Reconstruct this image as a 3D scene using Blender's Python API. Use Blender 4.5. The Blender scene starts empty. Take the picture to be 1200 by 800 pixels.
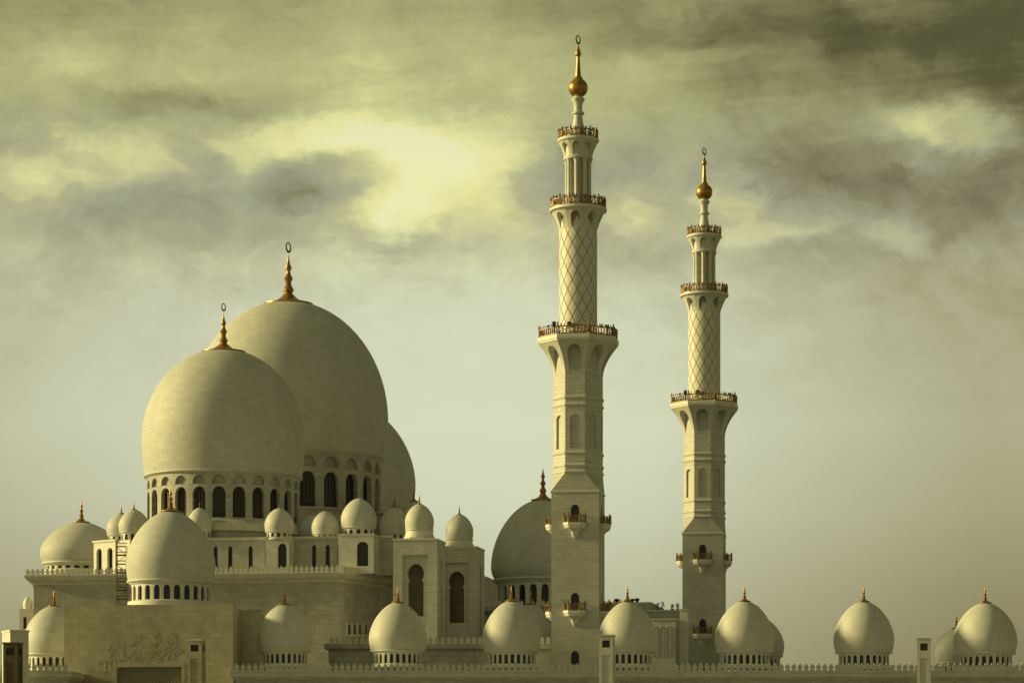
import bpy, math, random
from math import sin, cos, tan, pi, radians as R, asin, atan2, sqrt
random.seed(7)
S = bpy.context.scene
C = S.collection

# ------------------------------------------------------------------ camera
F = 3000.0                      # focal length in photo pixels (photo 1200 x 800)
HOR = 890.0                     # horizon row: below the frame, the lens is shifted up
EYE = 2.0
cam = bpy.data.objects.new("camera", bpy.data.cameras.new("camera"))
C.objects.link(cam)
cam.location = (0, 0, EYE)
cam.rotation_euler = (R(90), 0, 0)
cam.data.sensor_width = 36
cam.data.lens = 36 * F / 1200
cam.data.shift_y = (HOR - 400) / 1200
cam.data.clip_start = 1
cam.data.clip_end = 60000
S.camera = cam

# ------------------------------------------------------------------ exposure
S.view_settings.view_transform = 'Standard'
S.view_settings.look = 'None'
S.view_settings.exposure = 0.18
S.view_settings.gamma = 1.0
S.view_settings.use_curve_mapping = False

# ------------------------------------------------------------------ sun
SUN_EL, SUN_AZ = 17.0, -85.0     # azimuth from +Y towards +X: the sun stands left of the view
sd = bpy.data.lights.new("sun", 'SUN')
sd.energy = 4.5
sd.angle = R(7.0)
sd.color = (1.0, 0.82, 0.345)
sun = bpy.data.objects.new("sun", sd)
C.objects.link(sun)
sun.rotation_euler = (R(90 - SUN_EL), 0, R(180 - SUN_AZ))
sun.location = (-200, 100, 200)


# ------------------------------------------------------------------ world: hazy overcast with clouds
def lin(c):
    out = []
    for v in c:
        v /= 255
        out.append(v / 12.92 if v <= .04045 else ((v + .055) / 1.055) ** 2.4)
    return out


W = bpy.data.worlds.new("World")
S.world = W
W.use_nodes = True
wt = W.node_tree
wt.nodes.clear()


class V:
    """tiny expression wrapper over math nodes"""
    tree = wt

    def __init__(self, s): self.s = s

    @staticmethod
    def m(op, *a, clamp=False):
        n = V.tree.nodes.new('ShaderNodeMath')
        n.operation = op
        n.use_clamp = clamp
        for i, x in enumerate(a):
            if isinstance(x, V): V.tree.links.new(x.s, n.inputs[i])
            else: n.inputs[i].default_value = x
        return V(n.outputs[0])

    def __add__(s, o): return V.m('ADD', s, o)
    def __sub__(s, o): return V.m('SUBTRACT', s, o)
    def __mul__(s, o): return V.m('MULTIPLY', s, o)
    def __truediv__(s, o): return V.m('DIVIDE', s, o)
    __radd__ = __add__
    __rmul__ = __mul__


def wnoise(x, y, z, detail=4, rough=.55, dist=0.0):
    c = wt.nodes.new('ShaderNodeCombineXYZ')
    for i, v in enumerate((x, y, z)):
        if isinstance(v, V): wt.links.new(v.s, c.inputs[i])
        else: c.inputs[i].default_value = v
    n = wt.nodes.new('ShaderNodeTexNoise')
    n.inputs['Scale'].default_value = 1
    n.inputs['Detail'].default_value = detail
    n.inputs['Roughness'].default_value = rough
    n.inputs['Distortion'].default_value = dist
    wt.links.new(c.outputs[0], n.inputs['Vector'])
    return V(n.outputs[0]) - 0.5


def wramp(fac, stops, scale=1.0):
    r = wt.nodes.new('ShaderNodeValToRGB')
    e = r.color_ramp.elements
    while len(e) < len(stops): e.new(0.5)
    for k, (p, c) in enumerate(sorted(stops)):
        e[k].position = p
        e[k].color = (*[v * scale for v in c], 1) if len(c) == 3 else c
    wt.links.new(fac.s, r.inputs[0])
    return r.outputs[0]


tc = wt.nodes.new('ShaderNodeTexCoord')
sep = wt.nodes.new('ShaderNodeSeparateXYZ')
wt.links.new(tc.outputs['Generated'], sep.inputs[0])
dx, dy, dz = V(sep.outputs[0]), V(sep.outputs[1]), V(sep.outputs[2])
hyp = V.m('SQRT', dx * dx + dy * dy)
az = V.m('ARCTAN2', dx, dy)
A = az * F                                              # arc lengths on the sky, one unit = 1/3000 rad
E = V.m('MINIMUM', V.m('DIVIDE', dz, V.m('MAXIMUM', hyp, .05)) * F, 2600.0)
px0 = A + 600
py0 = E * -1 + HOR
# wind-blown warp of the cloud field
w1 = wnoise(px0 / 230, py0 / 120, 3.1, 4, .6)
w2 = wnoise(px0 / 230, py0 / 120, 9.7, 4, .6)
w3 = wnoise(px0 / 62, py0 / 44, 5.5, 6, .66)
w4 = wnoise(px0 / 62, py0 / 44, 15.5, 6, .66)
px = px0 + w1 * 120 + w3 * 64
py = py0 + w2 * 70 + w4 * 52


def blob(cx, cy, rx, ry, amp, rot=0.0, hard=False):
    ax = px - cx
    ay = py - cy
    c, s = cos(rot), sin(rot)
    u = (ax * c + ay * s) * (1 / rx)
    v = (ay * c - ax * s) * (1 / ry)
    d = u * u + v * v
    return V.m('EXPONENT', (d * d if hard else d) * -1) * amp


def gray(stops):
    return [(p, (v, v, v)) for p, v in stops]


fy = V.m('DIVIDE', py0 + 200, 1100.0, clamp=True)
P = lambda y: (y + 200) / 1100
L = V(wramp(fy, gray([(P(-200), .45), (P(0), .47), (P(70), .53), (P(150), .565), (P(230), .60), (P(300), .65), (P(390), .715),
                      (P(500), .74), (P(600), .70), (P(700), .62), (P(790), .55), (P(890), .50)])))
fx = V.m('DIVIDE', px0 + 300, 1800.0, clamp=True)
Q = lambda x: (x + 300) / 1800
L = L + V(wramp(fx, gray([(Q(-300), .14), (Q(0), .155), (Q(200), .21), (Q(420), .25), (Q(600), .26), (Q(760), .235), (Q(960), .15),
                          (Q(1150), .07), (Q(1500), .06)]))) - .25
for b in [(505, 195, 90, 52, .22), (500, 190, 170, 64, .10), (468, 248, 48, 28, .17, 0, True), (410, 158, 120, 28, .12, 0, True), (310, 172, 85, 26, .09, -.1), (222, 190, 42, 30, -.11, .5, True), (100, 205, 30, 14, -.07, 0, True), (145, 190, 80, 30, .19),
          (55, 230, 75, 32, .18), (430, 112, 75, 18, .09), (1105, 160, 85, 30, .27, 0, True), (1050, 197, 80, 14, .10), (862, 240, 40, 34, .14, 0, True),
          (895, 285, 55, 20, .09, 0, True), (745, 245, 60, 34, .09, 0, True), (1050, 286, 45, 24, .12, .3, True), (300, 78, 300, 16, .05, -.06), (770, 85, 100, 20, .07), (60, 95, 120, 40, .05),
          (365, 217, 80, 30, -.17, -.1, True), (240, 262, 230, 36, -.08, 0, True), (210, 122, 130, 22, -.11), (640, 200, 45, 60, -.10, 0, True), (985, 55, 240, 42, -.14, .08),
          (890, 105, 90, 22, -.10), (1130, 235, 120, 40, -.07), (940, 210, 110, 40, -.09, 0, True), (710, 190, 90, 40, -.06), (600, 15, 260, 22, -.05), (1190, 130, 50, 70, -.07),
          (820, 310, 120, 20, -.05, 0, True), (500, 295, 160, 20, -.04, 0, True)]:
    L = L + blob(*b)
cl = wnoise(px / 120, py / 82, 1.3, 8, .6, .3)
puff = wnoise(px / 46, py / 34, 4.4, 6, .58, .2)
hi = V(wramp(fy, gray([(P(0), .8), (P(120), 1), (P(300), 1), (P(390), .35), (P(520), .06), (P(890), .0)])))
L = L + (cl * .37 + puff * .15) * hi
L = L + .105 + V(wramp(fx, gray([(Q(-300), .09), (Q(400), .07), (Q(650), .03), (Q(900), .0)]))) * V(wramp(fy, gray([(P(-50), 1), (P(130), .8), (P(230), .0)])))
st = wnoise((px0 + py0 * 1.2) / 520, (py0 + px0 * .07 + w1 * 22) / 8.5, 7.7, 4, .55, .1)
sm = V(wramp(fy, gray([(P(-200), .5), (P(90), 1), (P(140), .5), (P(220), 0)])))
L = L + st * sm * .09
f1 = V.m('MAXIMUM', L, 0.0, clamp=True)
hot = [(.2, (62, 60, 38)), (.36, (90, 89, 57)), (.5, (137, 134, 92)), (.62, (166, 167, 116)), (.72, (186, 187, 130)),
       (.82, (211, 212, 148)), (.91, (229, 228, 160)), (1.0, (232, 232, 188))]
mid = [(.2, (62, 60, 38)), (.36, (94, 92, 66)), (.5, (136, 133, 102)), (.62, (161, 163, 135)), (.72, (182, 182, 141)),
       (.82, (213, 212, 152)), (.91, (234, 232, 162)), (1.0, (240, 240, 182))]
cold = [(.2, (62, 58, 38)), (.36, (99, 94, 63)), (.5, (139, 132, 96)), (.62, (167, 163, 126)), (.72, (189, 190, 158)),
        (.82, (213, 218, 186)), (1.0, (234, 238, 212))]
SK = 10.0 / 2 ** S.view_settings.exposure
c1 = wramp(f1, [(p, lin(c)) for p, c in hot])
c2 = wramp(f1, [(p, lin(c)) for p, c in cold])


def wmix(fac, a, b, mode='MIX'):
    n = wt.nodes.new('ShaderNodeMix')
    n.data_type = 'RGBA'
    n.blend_type = mode
    n.clamp_result = False
    ins = [i for i in n.inputs if i.type == 'RGBA']
    f = n.inputs[0]
    if isinstance(fac, V): wt.links.new(fac.s, f)
    else: f.default_value = fac
    for sock, v in zip(ins, (a, b)):
        if hasattr(v, 'is_output'): wt.links.new(v, sock)
        else: sock.default_value = (*v, 1)
    return [o for o in n.outputs if o.type == 'RGBA'][0]


c3 = wramp(f1, [(p, lin(c)) for p, c in mid])
low1 = V(wramp(fy, gray([(P(110), 0), (P(210), 1)])))
low = V(wramp(fy, gray([(P(250), 0), (P(350), 1)])))
ccol = wmix(low, wmix(low1, c1, c3), c2)
ccol = wmix(1.0, ccol, (SK, SK, SK), 'MULTIPLY')
sky = wt.nodes.new('ShaderNodeTexSky')
sky.sky_type = 'NISHITA'
sky.sun_disc = False
sky.sun_elevation = R(SUN_EL)
sky.sun_rotation = R(SUN_AZ)
sky.dust_density = 5
nsk = wmix(1.0, sky.outputs[0], (1.0, .82, .42), 'MULTIPLY')
tot = wmix(.05, ccol, nsk)
bg = wt.nodes.new('ShaderNodeBackground')
bg.inputs['Strength'].default_value = 0.1
out = wt.nodes.new('ShaderNodeOutputWorld')
wt.links.new(tot, bg.inputs['Color'])
wt.links.new(bg.outputs[0], out.inputs[0])


# ------------------------------------------------------------------ materials
def new_mat(name):
    m = bpy.data.materials.new(name)
    m.use_nodes = True
    nt = m.node_tree
    return m, nt, nt.nodes['Principled BSDF']


def stone(name, col, bw=1.2, rh=.55, mortar=.035, mdark=.72, var=.10, rough=.55, stain=.25, bump=.35, sscale=.16):
    """marble laid in courses: joints, slab to slab tone, weather streaks"""
    m, nt, p = new_mat(name)
    N = nt.nodes.new
    uv = N('ShaderNodeUVMap')
    br = N('ShaderNodeTexBrick')
    br.offset = .5
    br.inputs['Scale'].default_value = 1
    br.inputs['Brick Width'].default_value = bw
    br.inputs['Row Height'].default_value = rh
    br.inputs['Mortar Size'].default_value = mortar
    br.inputs['Mortar Smooth'].default_value = .2
    br.inputs['Color1'].default_value = (*[c * (1 + var) for c in col], 1)
    br.inputs['Color2'].default_value = (*[c * (1 - var) for c in col], 1)
    br.inputs['Mortar'].default_value = (*[c * mdark for c in col], 1)
    nt.links.new(uv.outputs[0], br.inputs['Vector'])
    ob = N('ShaderNodeTexCoord')
    mp = N('ShaderNodeMapping')
    mp.inputs['Scale'].default_value = (sscale, sscale, sscale * .28)
    nt.links.new(ob.outputs['Object'], mp.inputs[0])
    no = N('ShaderNodeTexNoise')
    no.inputs['Scale'].default_value = 1
    no.inputs['Detail'].default_value = 8
    no.inputs['Roughness'].default_value = .65
    nt.links.new(mp.outputs[0], no.inputs['Vector'])
    mp2 = N('ShaderNodeMapping')
    mp2.inputs['Scale'].default_value = (.55, .55, .95)
    nt.links.new(ob.outputs['Object'], mp2.inputs[0])
    no2 = N('ShaderNodeTexNoise')
    no2.inputs['Scale'].default_value = 1
    no2.inputs['Detail'].default_value = 5
    nt.links.new(mp2.outputs[0], no2.inputs['Vector'])
    mr = N('ShaderNodeMapRange')
    mr.inputs[1].default_value = .3
    mr.inputs[2].default_value = .7
    mr.inputs[3].default_value = 1 - stain
    mr.inputs[4].default_value = 1 + stain * .25
    nt.links.new(no.outputs[0], mr.inputs[0])
    mr2 = N('ShaderNodeMapRange')
    mr2.inputs[1].default_value = .3
    mr2.inputs[2].default_value = .7
    mr2.inputs[3].default_value = 1 - stain * .45
    mr2.inputs[4].default_value = 1 + stain * .15
    nt.links.new(no2.outputs[0], mr2.inputs[0])
    mu = N('ShaderNodeMath')
    mu.operation = 'MULTIPLY'
    nt.links.new(mr.outputs[0], mu.inputs[0])
    nt.links.new(mr2.outputs[0], mu.inputs[1])
    mx = N('ShaderNodeVectorMath')
    mx.operation = 'SCALE'
    nt.links.new(br.outputs['Color'], mx.inputs[0])
    nt.links.new(mu.outputs[0], mx.inputs['Scale'])
    nt.links.new(mx.outputs[0], p.inputs['Base Color'])
    p.inputs['Roughness'].default_value = rough
    if bump:
        bp = N('ShaderNodeBump')
        bp.invert = True
        bp.inputs['Strength'].default_value = bump
        bp.inputs['Distance'].default_value = .04
        nt.links.new(br.outputs['Fac'], bp.inputs['Height'])
        nt.links.new(bp.outputs[0], p.inputs['Normal'])
    return m


def plain(name, col, rough=.5, metal=0.0, var=.12, scale=1.5):
    m, nt, p = new_mat(name)
    tc_ = nt.nodes.new('ShaderNodeTexCoord')
    no = nt.nodes.new('ShaderNodeTexNoise')
    no.inputs['Scale'].default_value = scale
    no.inputs['Detail'].default_value = 5
    nt.links.new(tc_.outputs['Object'], no.inputs['Vector'])
    mr = nt.nodes.new('ShaderNodeMapRange')
    mr.inputs[1].default_value = .3
    mr.inputs[2].default_value = .7
    mr.inputs[3].default_value = 1 - var
    mr.inputs[4].default_value = 1 + var
    nt.links.new(no.outputs[0], mr.inputs[0])
    mx = nt.nodes.new('ShaderNodeVectorMath')
    mx.operation = 'SCALE'
    mx.inputs[0].default_value = col
    nt.links.new(mr.outputs[0], mx.inputs['Scale'])
    nt.links.new(mx.outputs[0], p.inputs['Base Color'])
    p.inputs['Roughness'].default_value = rough
    p.inputs['Metallic'].default_value = metal
    return m


MARB = (.575, .575, .53)
M_SHAFT = stone('marble_courses', MARB, 1.25, .52, .04, .77, .075, .6, .22, .2)
M_DOME = stone('marble_dome', (.555, .565, .535), 1.5, .62, .03, .87, .055, .65, .18, .2, .11)
M_SMALL = stone('marble_small_dome', (.575, .585, .55), .8, .38, .02, .86, .05, .6, .18, .12, .3)
M_WALL = stone('marble_wall', (.485, .485, .435), 1.6, .75, .04, .78, .085, .65, .32, .15, .12)
M_TRIM = plain('marble_trim', (.575, .575, .53), .6, 0, .10, .8)
M_WHITE = plain('white_marble', (.65, .645, .58), .55, 0, .08, .8)
M_TAN = stone('tan_stone', (.47, .435, .325), 1.5, .75, .04, .80, .085, .6, .30, .2, .2)
M_BROWN_SHADE = stone('brown_and_painted_shade', (.13, .095, .055), .8, .5, .02, .8, .12, .7, .4, .2, .5)  # brown of scaffold and pots; on the far left pillar it is painted shade
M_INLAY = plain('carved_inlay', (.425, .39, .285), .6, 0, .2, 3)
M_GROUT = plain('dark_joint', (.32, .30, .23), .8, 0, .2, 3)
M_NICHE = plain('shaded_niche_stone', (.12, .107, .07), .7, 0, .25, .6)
M_GOLD = plain('gilt_metal', (.40, .225, .06), .38, .8, .3, 2.5)
M_RAIL = plain('gilt_railing', (.21, .135, .06), .5, .45, .45, 1.2)
M_BRONZE = plain('dark_bronze', (.07, .06, .04), .4, .6, .2, 3)
M_GLASS = plain('dark_glass', (.012, .011, .008), .28, 0, .3, .8)
M_BLACK = plain('black_metal', (.03, .026, .02), .5, .2, .2, 3)
M_GROUND = plain('sandy_ground', (.21, .205, .165), .9, 0, .25, .02)
M_ROAD = plain('asphalt', (.05, .048, .042), .9, 0, .2, .5)


# ------------------------------------------------------------------ mesh builders
class MB:
    def __init__(self): self.v, self.f, self.sm = [], [], []

    def poly(self, pts, smooth=False):
        b = len(self.v)
        self.v += [tuple(p) for p in pts]
        self.f.append(tuple(range(b, b + len(pts))))
        self.sm.append(smooth)

    def box(self, x0, x1, y0, y1, z0, z1, skip=''):
        p = [(x, y, z) for z in (z0, z1) for y in (y0, y1) for x in (x0, x1)]
        for key, q in (('d', (0, 2, 3, 1)), ('u', (4, 5, 7, 6)), ('f', (0, 1, 5, 4)), ('b', (3, 2, 6, 7)), ('l', (2, 0, 4, 6)), ('r', (1, 3, 7, 5))):
            if key not in skip: self.poly([p[i] for i in q])

    def obox(self, c, h, rz):
        n0 = len(self.v)
        self.box(-h[0], h[0], -h[1], h[1], -h[2], h[2])
        cr, sr = cos(rz), sin(rz)
        for i in range(n0, len(self.v)):
            x, y, z = self.v[i]
            self.v[i] = (c[0] + x * cr - y * sr, c[1] + x * sr + y * cr, c[2] + z)

    def lathe(self, prof, n=48, ph=0.0, smooth=True, c=(0, 0)):
        """prof: (r,z) from bottom to top, shared vertices"""
        base = len(self.v)
        idx = []
        for r, z in prof:
            if r < 1e-6:
                idx.append([len(self.v)])
                self.v.append((c[0], c[1], z))
            else:
                row = []
                for k in range(n):
                    a = ph + 2 * pi * k / n
                    row.append(len(self.v))
                    self.v.append((c[0] + r * sin(a), c[1] - r * cos(a), z))
                idx.append(row)
        for a, b in zip(idx, idx[1:]):
            for k in range(n):
                k2 = (k + 1) % n
                if len(a) == 1 and len(b) == 1: continue
                if len(a) == 1: q = (a[0], b[k2], b[k])
                elif len(b) == 1: q = (a[k], a[k2], b[0])
                else: q = (a[k], a[k2], b[k2], b[k])
                self.f.append(q)
                self.sm.append(smooth)

    def loft(self, poly, layers, cap=True):
        """poly: ccw footprint; layers: (outward offset, z)"""
        rings = [[(x, y, z) for x, y in offset(poly, o)] for o, z in layers]
        n = len(poly)
        for a, b in zip(rings, rings[1:]):
            for k in range(n):
                k2 = (k + 1) % n
                self.poly([a[k], a[k2], b[k2], b[k]])
        if cap: self.poly(rings[-1])

    def tube(self, p, q, r, n=6):
        ax = [q[i] - p[i] for i in range(3)]
        l = sqrt(sum(a * a for a in ax)) or 1
        ax = [a / l for a in ax]
        t = (1, 0, 0) if abs(ax[0]) < .8 else (0, 1, 0)
        u = [ax[1] * t[2] - ax[2] * t[1], ax[2] * t[0] - ax[0] * t[2], ax[0] * t[1] - ax[1] * t[0]]
        lu = sqrt(sum(a * a for a in u))
        u = [a / lu for a in u]
        w = [ax[1] * u[2] - ax[2] * u[1], ax[2] * u[0] - ax[0] * u[2], ax[0] * u[1] - ax[1] * u[0]]
        ring = [[cos(2 * pi * k / n) * u[i] + sin(2 * pi * k / n) * w[i] for i in range(3)] for k in range(n)]
        for k in range(n):
            a, b = ring[k], ring[(k + 1) % n]
            self.poly([[p[i] + r * a[i] for i in range(3)], [p[i] + r * b[i] for i in range(3)],
                       [q[i] + r * b[i] for i in range(3)], [q[i] + r * a[i] for i in range(3)]], True)

    def mesh(self, name, mat, uv='flat', rad=1.0):
        me = bpy.data.meshes.new(name)
        me.from_pydata(self.v, [], self.f)
        me.polygons.foreach_set('use_smooth', self.sm)
        lay = me.uv_layers.new(name='UVMap')
        uvs = lay.data
        vs = me.vertices
        for pl in me.polygons:
            nx, ny, nz = pl.normal
            h = sqrt(nx * nx + ny * ny)
            if uv == 'cyl':
                ca = atan2(pl.center[0], -pl.center[1])
                for li in pl.loop_indices:
                    x, y, z = vs[me.loops[li].vertex_index].co
                    a = atan2(x, -y) if (abs(x) + abs(y)) > 1e-5 else ca
                    if a - ca > pi: a -= 2 * pi
                    if ca - a > pi: a += 2 * pi
                    uvs[li].uv = (a * rad, z)
            else:
                for li in pl.loop_indices:
                    x, y, z = vs[me.loops[li].vertex_index].co
                    uvs[li].uv = (x, y) if h < .3 else ((-ny * x + nx * y) / h, z)
        me.materials.append(mat)
        if any(self.sm): me.set_sharp_from_angle(angle=R(32))
        return me


def offset(poly, o):
    n = len(poly)
    res = []
    for k in range(n):
        p0, p1, p2 = poly[k - 1], poly[k], poly[(k + 1) % n]
        d1 = (p1[0] - p0[0], p1[1] - p0[1])
        d2 = (p2[0] - p1[0], p2[1] - p1[1])
        l1, l2 = sqrt(d1[0] ** 2 + d1[1] ** 2), sqrt(d2[0] ** 2 + d2[1] ** 2)
        n1, n2 = (d1[1] / l1, -d1[0] / l1), (d2[1] / l2, -d2[0] / l2)
        k_ = 1 + n1[0] * n2[0] + n1[1] * n2[1]
        res.append((p1[0] + o * (n1[0] + n2[0]) / k_, p1[1] + o * (n1[1] + n2[1]) / k_))
    return res


def link(name, me, parent=None, loc=(0, 0, 0), rz=0.0):
    o = bpy.data.objects.new(name, me)
    C.objects.link(o)
    o.parent = parent
    o.location = loc
    o.rotation_euler = (0, 0, rz)
    return o


def put(name, mb, mat, parent=None, uv='flat', rad=1.0, loc=(0, 0, 0), rz=0.0):
    return link(name, mb.mesh(name, mat, uv, rad), parent, loc, rz)


def thing(name, label, cat, loc, rz=0.0, group=None):
    o = link(name, None, None, loc, rz)
    o.empty_display_size = .5
    o['label'], o['category'] = label, cat
    if group: o['group'] = group
    return o


def wx(x, D): return (x - 600) / F * D
def wz(y, D): return EYE + (HOR - y) / F * D


# ---- openings
def arch(w, zs, zsp, za, n=6, jamb=1, sharp=.85):
    pts = [(w, zs + (zsp - zs) * i / jamb) for i in range(jamb)]
    for i in range(n + 1):
        t = i / n * pi / 2
        pts.append((w * cos(t) ** sharp if i < n else 0, zsp + (za - zsp) * sin(t)))
    return pts


def keyhole(w, zs, zsp, za, n=9):
    """horseshoe arch on straight jambs: pinched at the springing, round above"""
    pts = [(w, zs), (w, zsp - w * .25), (w * .86, zsp - w * .2), (w * .86, zsp)]
    r = w * 1.06
    a0 = asin(.84 * w / r)
    hz = r * cos(a0)
    top = zsp + hz + r
    for i in range(n + 1):
        t = (pi - a0) * (1 - i / n)
        du = r * sin(t)
        z = zsp + hz - r * cos(pi - t) if False else zsp + hz - r * cos(a0 + (pi - a0) * i / n)
        du = r * sin(a0 + (pi - a0) * i / n)
        pts.append((max(du, 0) if i < n else 0, z))
    k = (za - zsp) / (top - zsp)
    return [(d, z if z <= zsp else zsp + (z - zsp) * k) for d, z in pts]


def bay(mb, f, u0, u1, z0, z1, uc, prof, d, back=False):
    """one wall bay with an opening cut in it; f(u, depth, z) -> xyz"""
    zs, za = prof[0][1], prof[-1][1]
    w = prof[0][0]
    if zs > z0 + 1e-4:
        mb.poly([f(u0, 0, z0), f(uc, 0, z0), f(uc, 0, zs), f(uc - w, 0, zs), f(u0, 0, zs)])
        mb.poly([f(uc, 0, z0), f(u1, 0, z0), f(u1, 0, zs), f(uc + w, 0, zs), f(uc, 0, zs)])
    for (a, za_), (b, zb_) in zip(prof, prof[1:]):
        if zb_ - za_ > 1e-6:
            mb.poly([f(u0, 0, za_), f(uc - a, 0, za_), f(uc - b, 0, zb_), f(u0, 0, zb_)])
            mb.poly([f(uc + a, 0, za_), f(u1, 0, za_), f(u1, 0, zb_), f(uc + b, 0, zb_)])
        mb.poly([f(uc - a, 0, za_), f(uc - a, d, za_), f(uc - b, d, zb_), f(uc - b, 0, zb_)])
        mb.poly([f(uc + a, d, za_), f(uc + a, 0, za_), f(uc + b, 0, zb_), f(uc + b, d, zb_)])
        if back and zb_ - za_ > 1e-6:
            mb.poly([f(uc - a, d, za_), f(uc + a, d, za_), f(uc + b, d, zb_), f(uc - b, d, zb_)])
    if zs > z0 + 1e-4: mb.poly([f(uc - w, 0, zs), f(uc + w, 0, zs), f(uc + w, d, zs), f(uc - w, d, zs)])
    if z1 > za + 1e-4:
        mb.poly([f(u0, 0, za), f(uc, 0, za), f(uc, 0, z1), f(u0, 0, z1)])
        mb.poly([f(uc, 0, za), f(u1, 0, za), f(u1, 0, z1), f(uc, 0, z1)])


def pane(f, uc, prof, d):
    mb = MB()
    for (a, za_), (b, zb_) in zip(prof, prof[1:]):
        if zb_ - za_ > 1e-6: mb.poly([f(uc - a, d, za_), f(uc + a, d, za_), f(uc + b, d, zb_), f(uc - b, d, zb_)])
    return mb


def cylf(r): return lambda u, d, z: ((r - d) * sin(u), -(r - d) * cos(u), z)
def facef(ap, th, c=(0, 0)):
    ct, s_ = cos(th), sin(th)
    return lambda u, d, z: (c[0] + u * ct + (ap - d) * s_, c[1] + u * s_ - (ap - d) * ct, z)


# ---- repeated small pieces
def merlon_mesh(w, h, t=.28):
    o = [(.46, 0), (.46, .12), (.26, .2), (.42, .42), (.44, .56), (.24, .74), (0, 1)]
    pts = [(x * w, z * h) for x, z in o] + [(-x * w, z * h) for x, z in reversed(o[:-1])]
    mb = MB()
    mb.poly([(x, -t / 2, z) for x, z in pts])
    mb.poly([(x, t / 2, z) for x, z in reversed(pts)])
    n = len(pts)
    for k in range(n):
        a, b = pts[k], pts[(k + 1) % n]
        mb.poly([(a[0], -t / 2, a[1]), (a[0], t / 2, a[1]), (b[0], t / 2, b[1]), (b[0], -t / 2, b[1])])
    return mb.mesh('merlon', M_TRIM)


def merlons(parent, p, q, z, step, me, skip=()):
    l = sqrt((q[0] - p[0]) ** 2 + (q[1] - p[1]) ** 2)
    n = max(1, int(l / step))
    rz = atan2(q[1] - p[1], q[0] - p[0])
    for k in range(n):
        t = (k + .5) / n
        link('merlon', me, parent, (p[0] + (q[0] - p[0]) * t, p[1] + (q[1] - p[1]) * t, z), rz)


def finial(parent, H, z, base=.45, crescent=True, turn=R(58), rh=None):
    if rh:
        dz = rh[1] * (1 - sqrt(1 - min(.9, (base * H / rh[0]) ** 2))) * .8
        z -= dz
        H += dz
    mb = MB()
    pr = [(base, -.015), (base, .012), (base * .72, .03), (base * .45, .085), (base * .28, .15), (.085, .215), (.075, .235), (.105, .27), (.108, .30),
          (.07, .36), (.052, .40), (.062, .42), (.05, .44), (.082, .50), (.088, .525), (.055, .58), (.042, .62), (.036, .66), (.062, .72), (.064, .745),
          (.036, .80), (.022, .88), (.012, .95), (0, 1.0)]
    mb.lathe([(r * H, zz * H) for r, zz in pr], 20)
    o = put('finial', mb, M_GOLD, parent, 'cyl', 1, (0, 0, z))
    if crescent: ring(o, H * .086, H * 1.06, turn)
    return o


def ring(parent, r, z, turn, mat=None):
    """crescent: a nearly closed ring thicker at its foot"""
    mb = MB()
    n, m = 28, 8
    loops = []
    for k in range(n + 1):
        a = -pi / 2 + (k / n - .5) * 2 * pi * .995
        th = r * (.15 + .12 * (.5 + .5 * cos(a + pi / 2)))
        loops.append([((r + th * cos(2 * pi * j / m)) * cos(a), th * .6 * sin(2 * pi * j / m), (r + th * cos(2 * pi * j / m)) * sin(a) * 1.05) for j in range(m)])
    for a, b in zip(loops, loops[1:]):
        for j in range(m):
            j2 = (j + 1) % m
            mb.poly([a[j], b[j], b[j2], a[j2]], True)
    mb.poly(list(reversed(loops[0])))
    mb.poly(loops[-1])
    return put('crescent', mb, mat or M_BRONZE, parent, 'flat', 1, (0, 0, z + r), turn)


def bez(p0, p1, p2, p3, n):
    out_ = []
    for i in range(n + 1):
        t = i / n
        out_.append(tuple((1 - t) ** 3 * a + 3 * (1 - t) ** 2 * t * b + 3 * (1 - t) * t * t * c + t ** 3 * d for a, b, c, d in zip(p0, p1, p2, p3)))
    return out_


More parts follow.
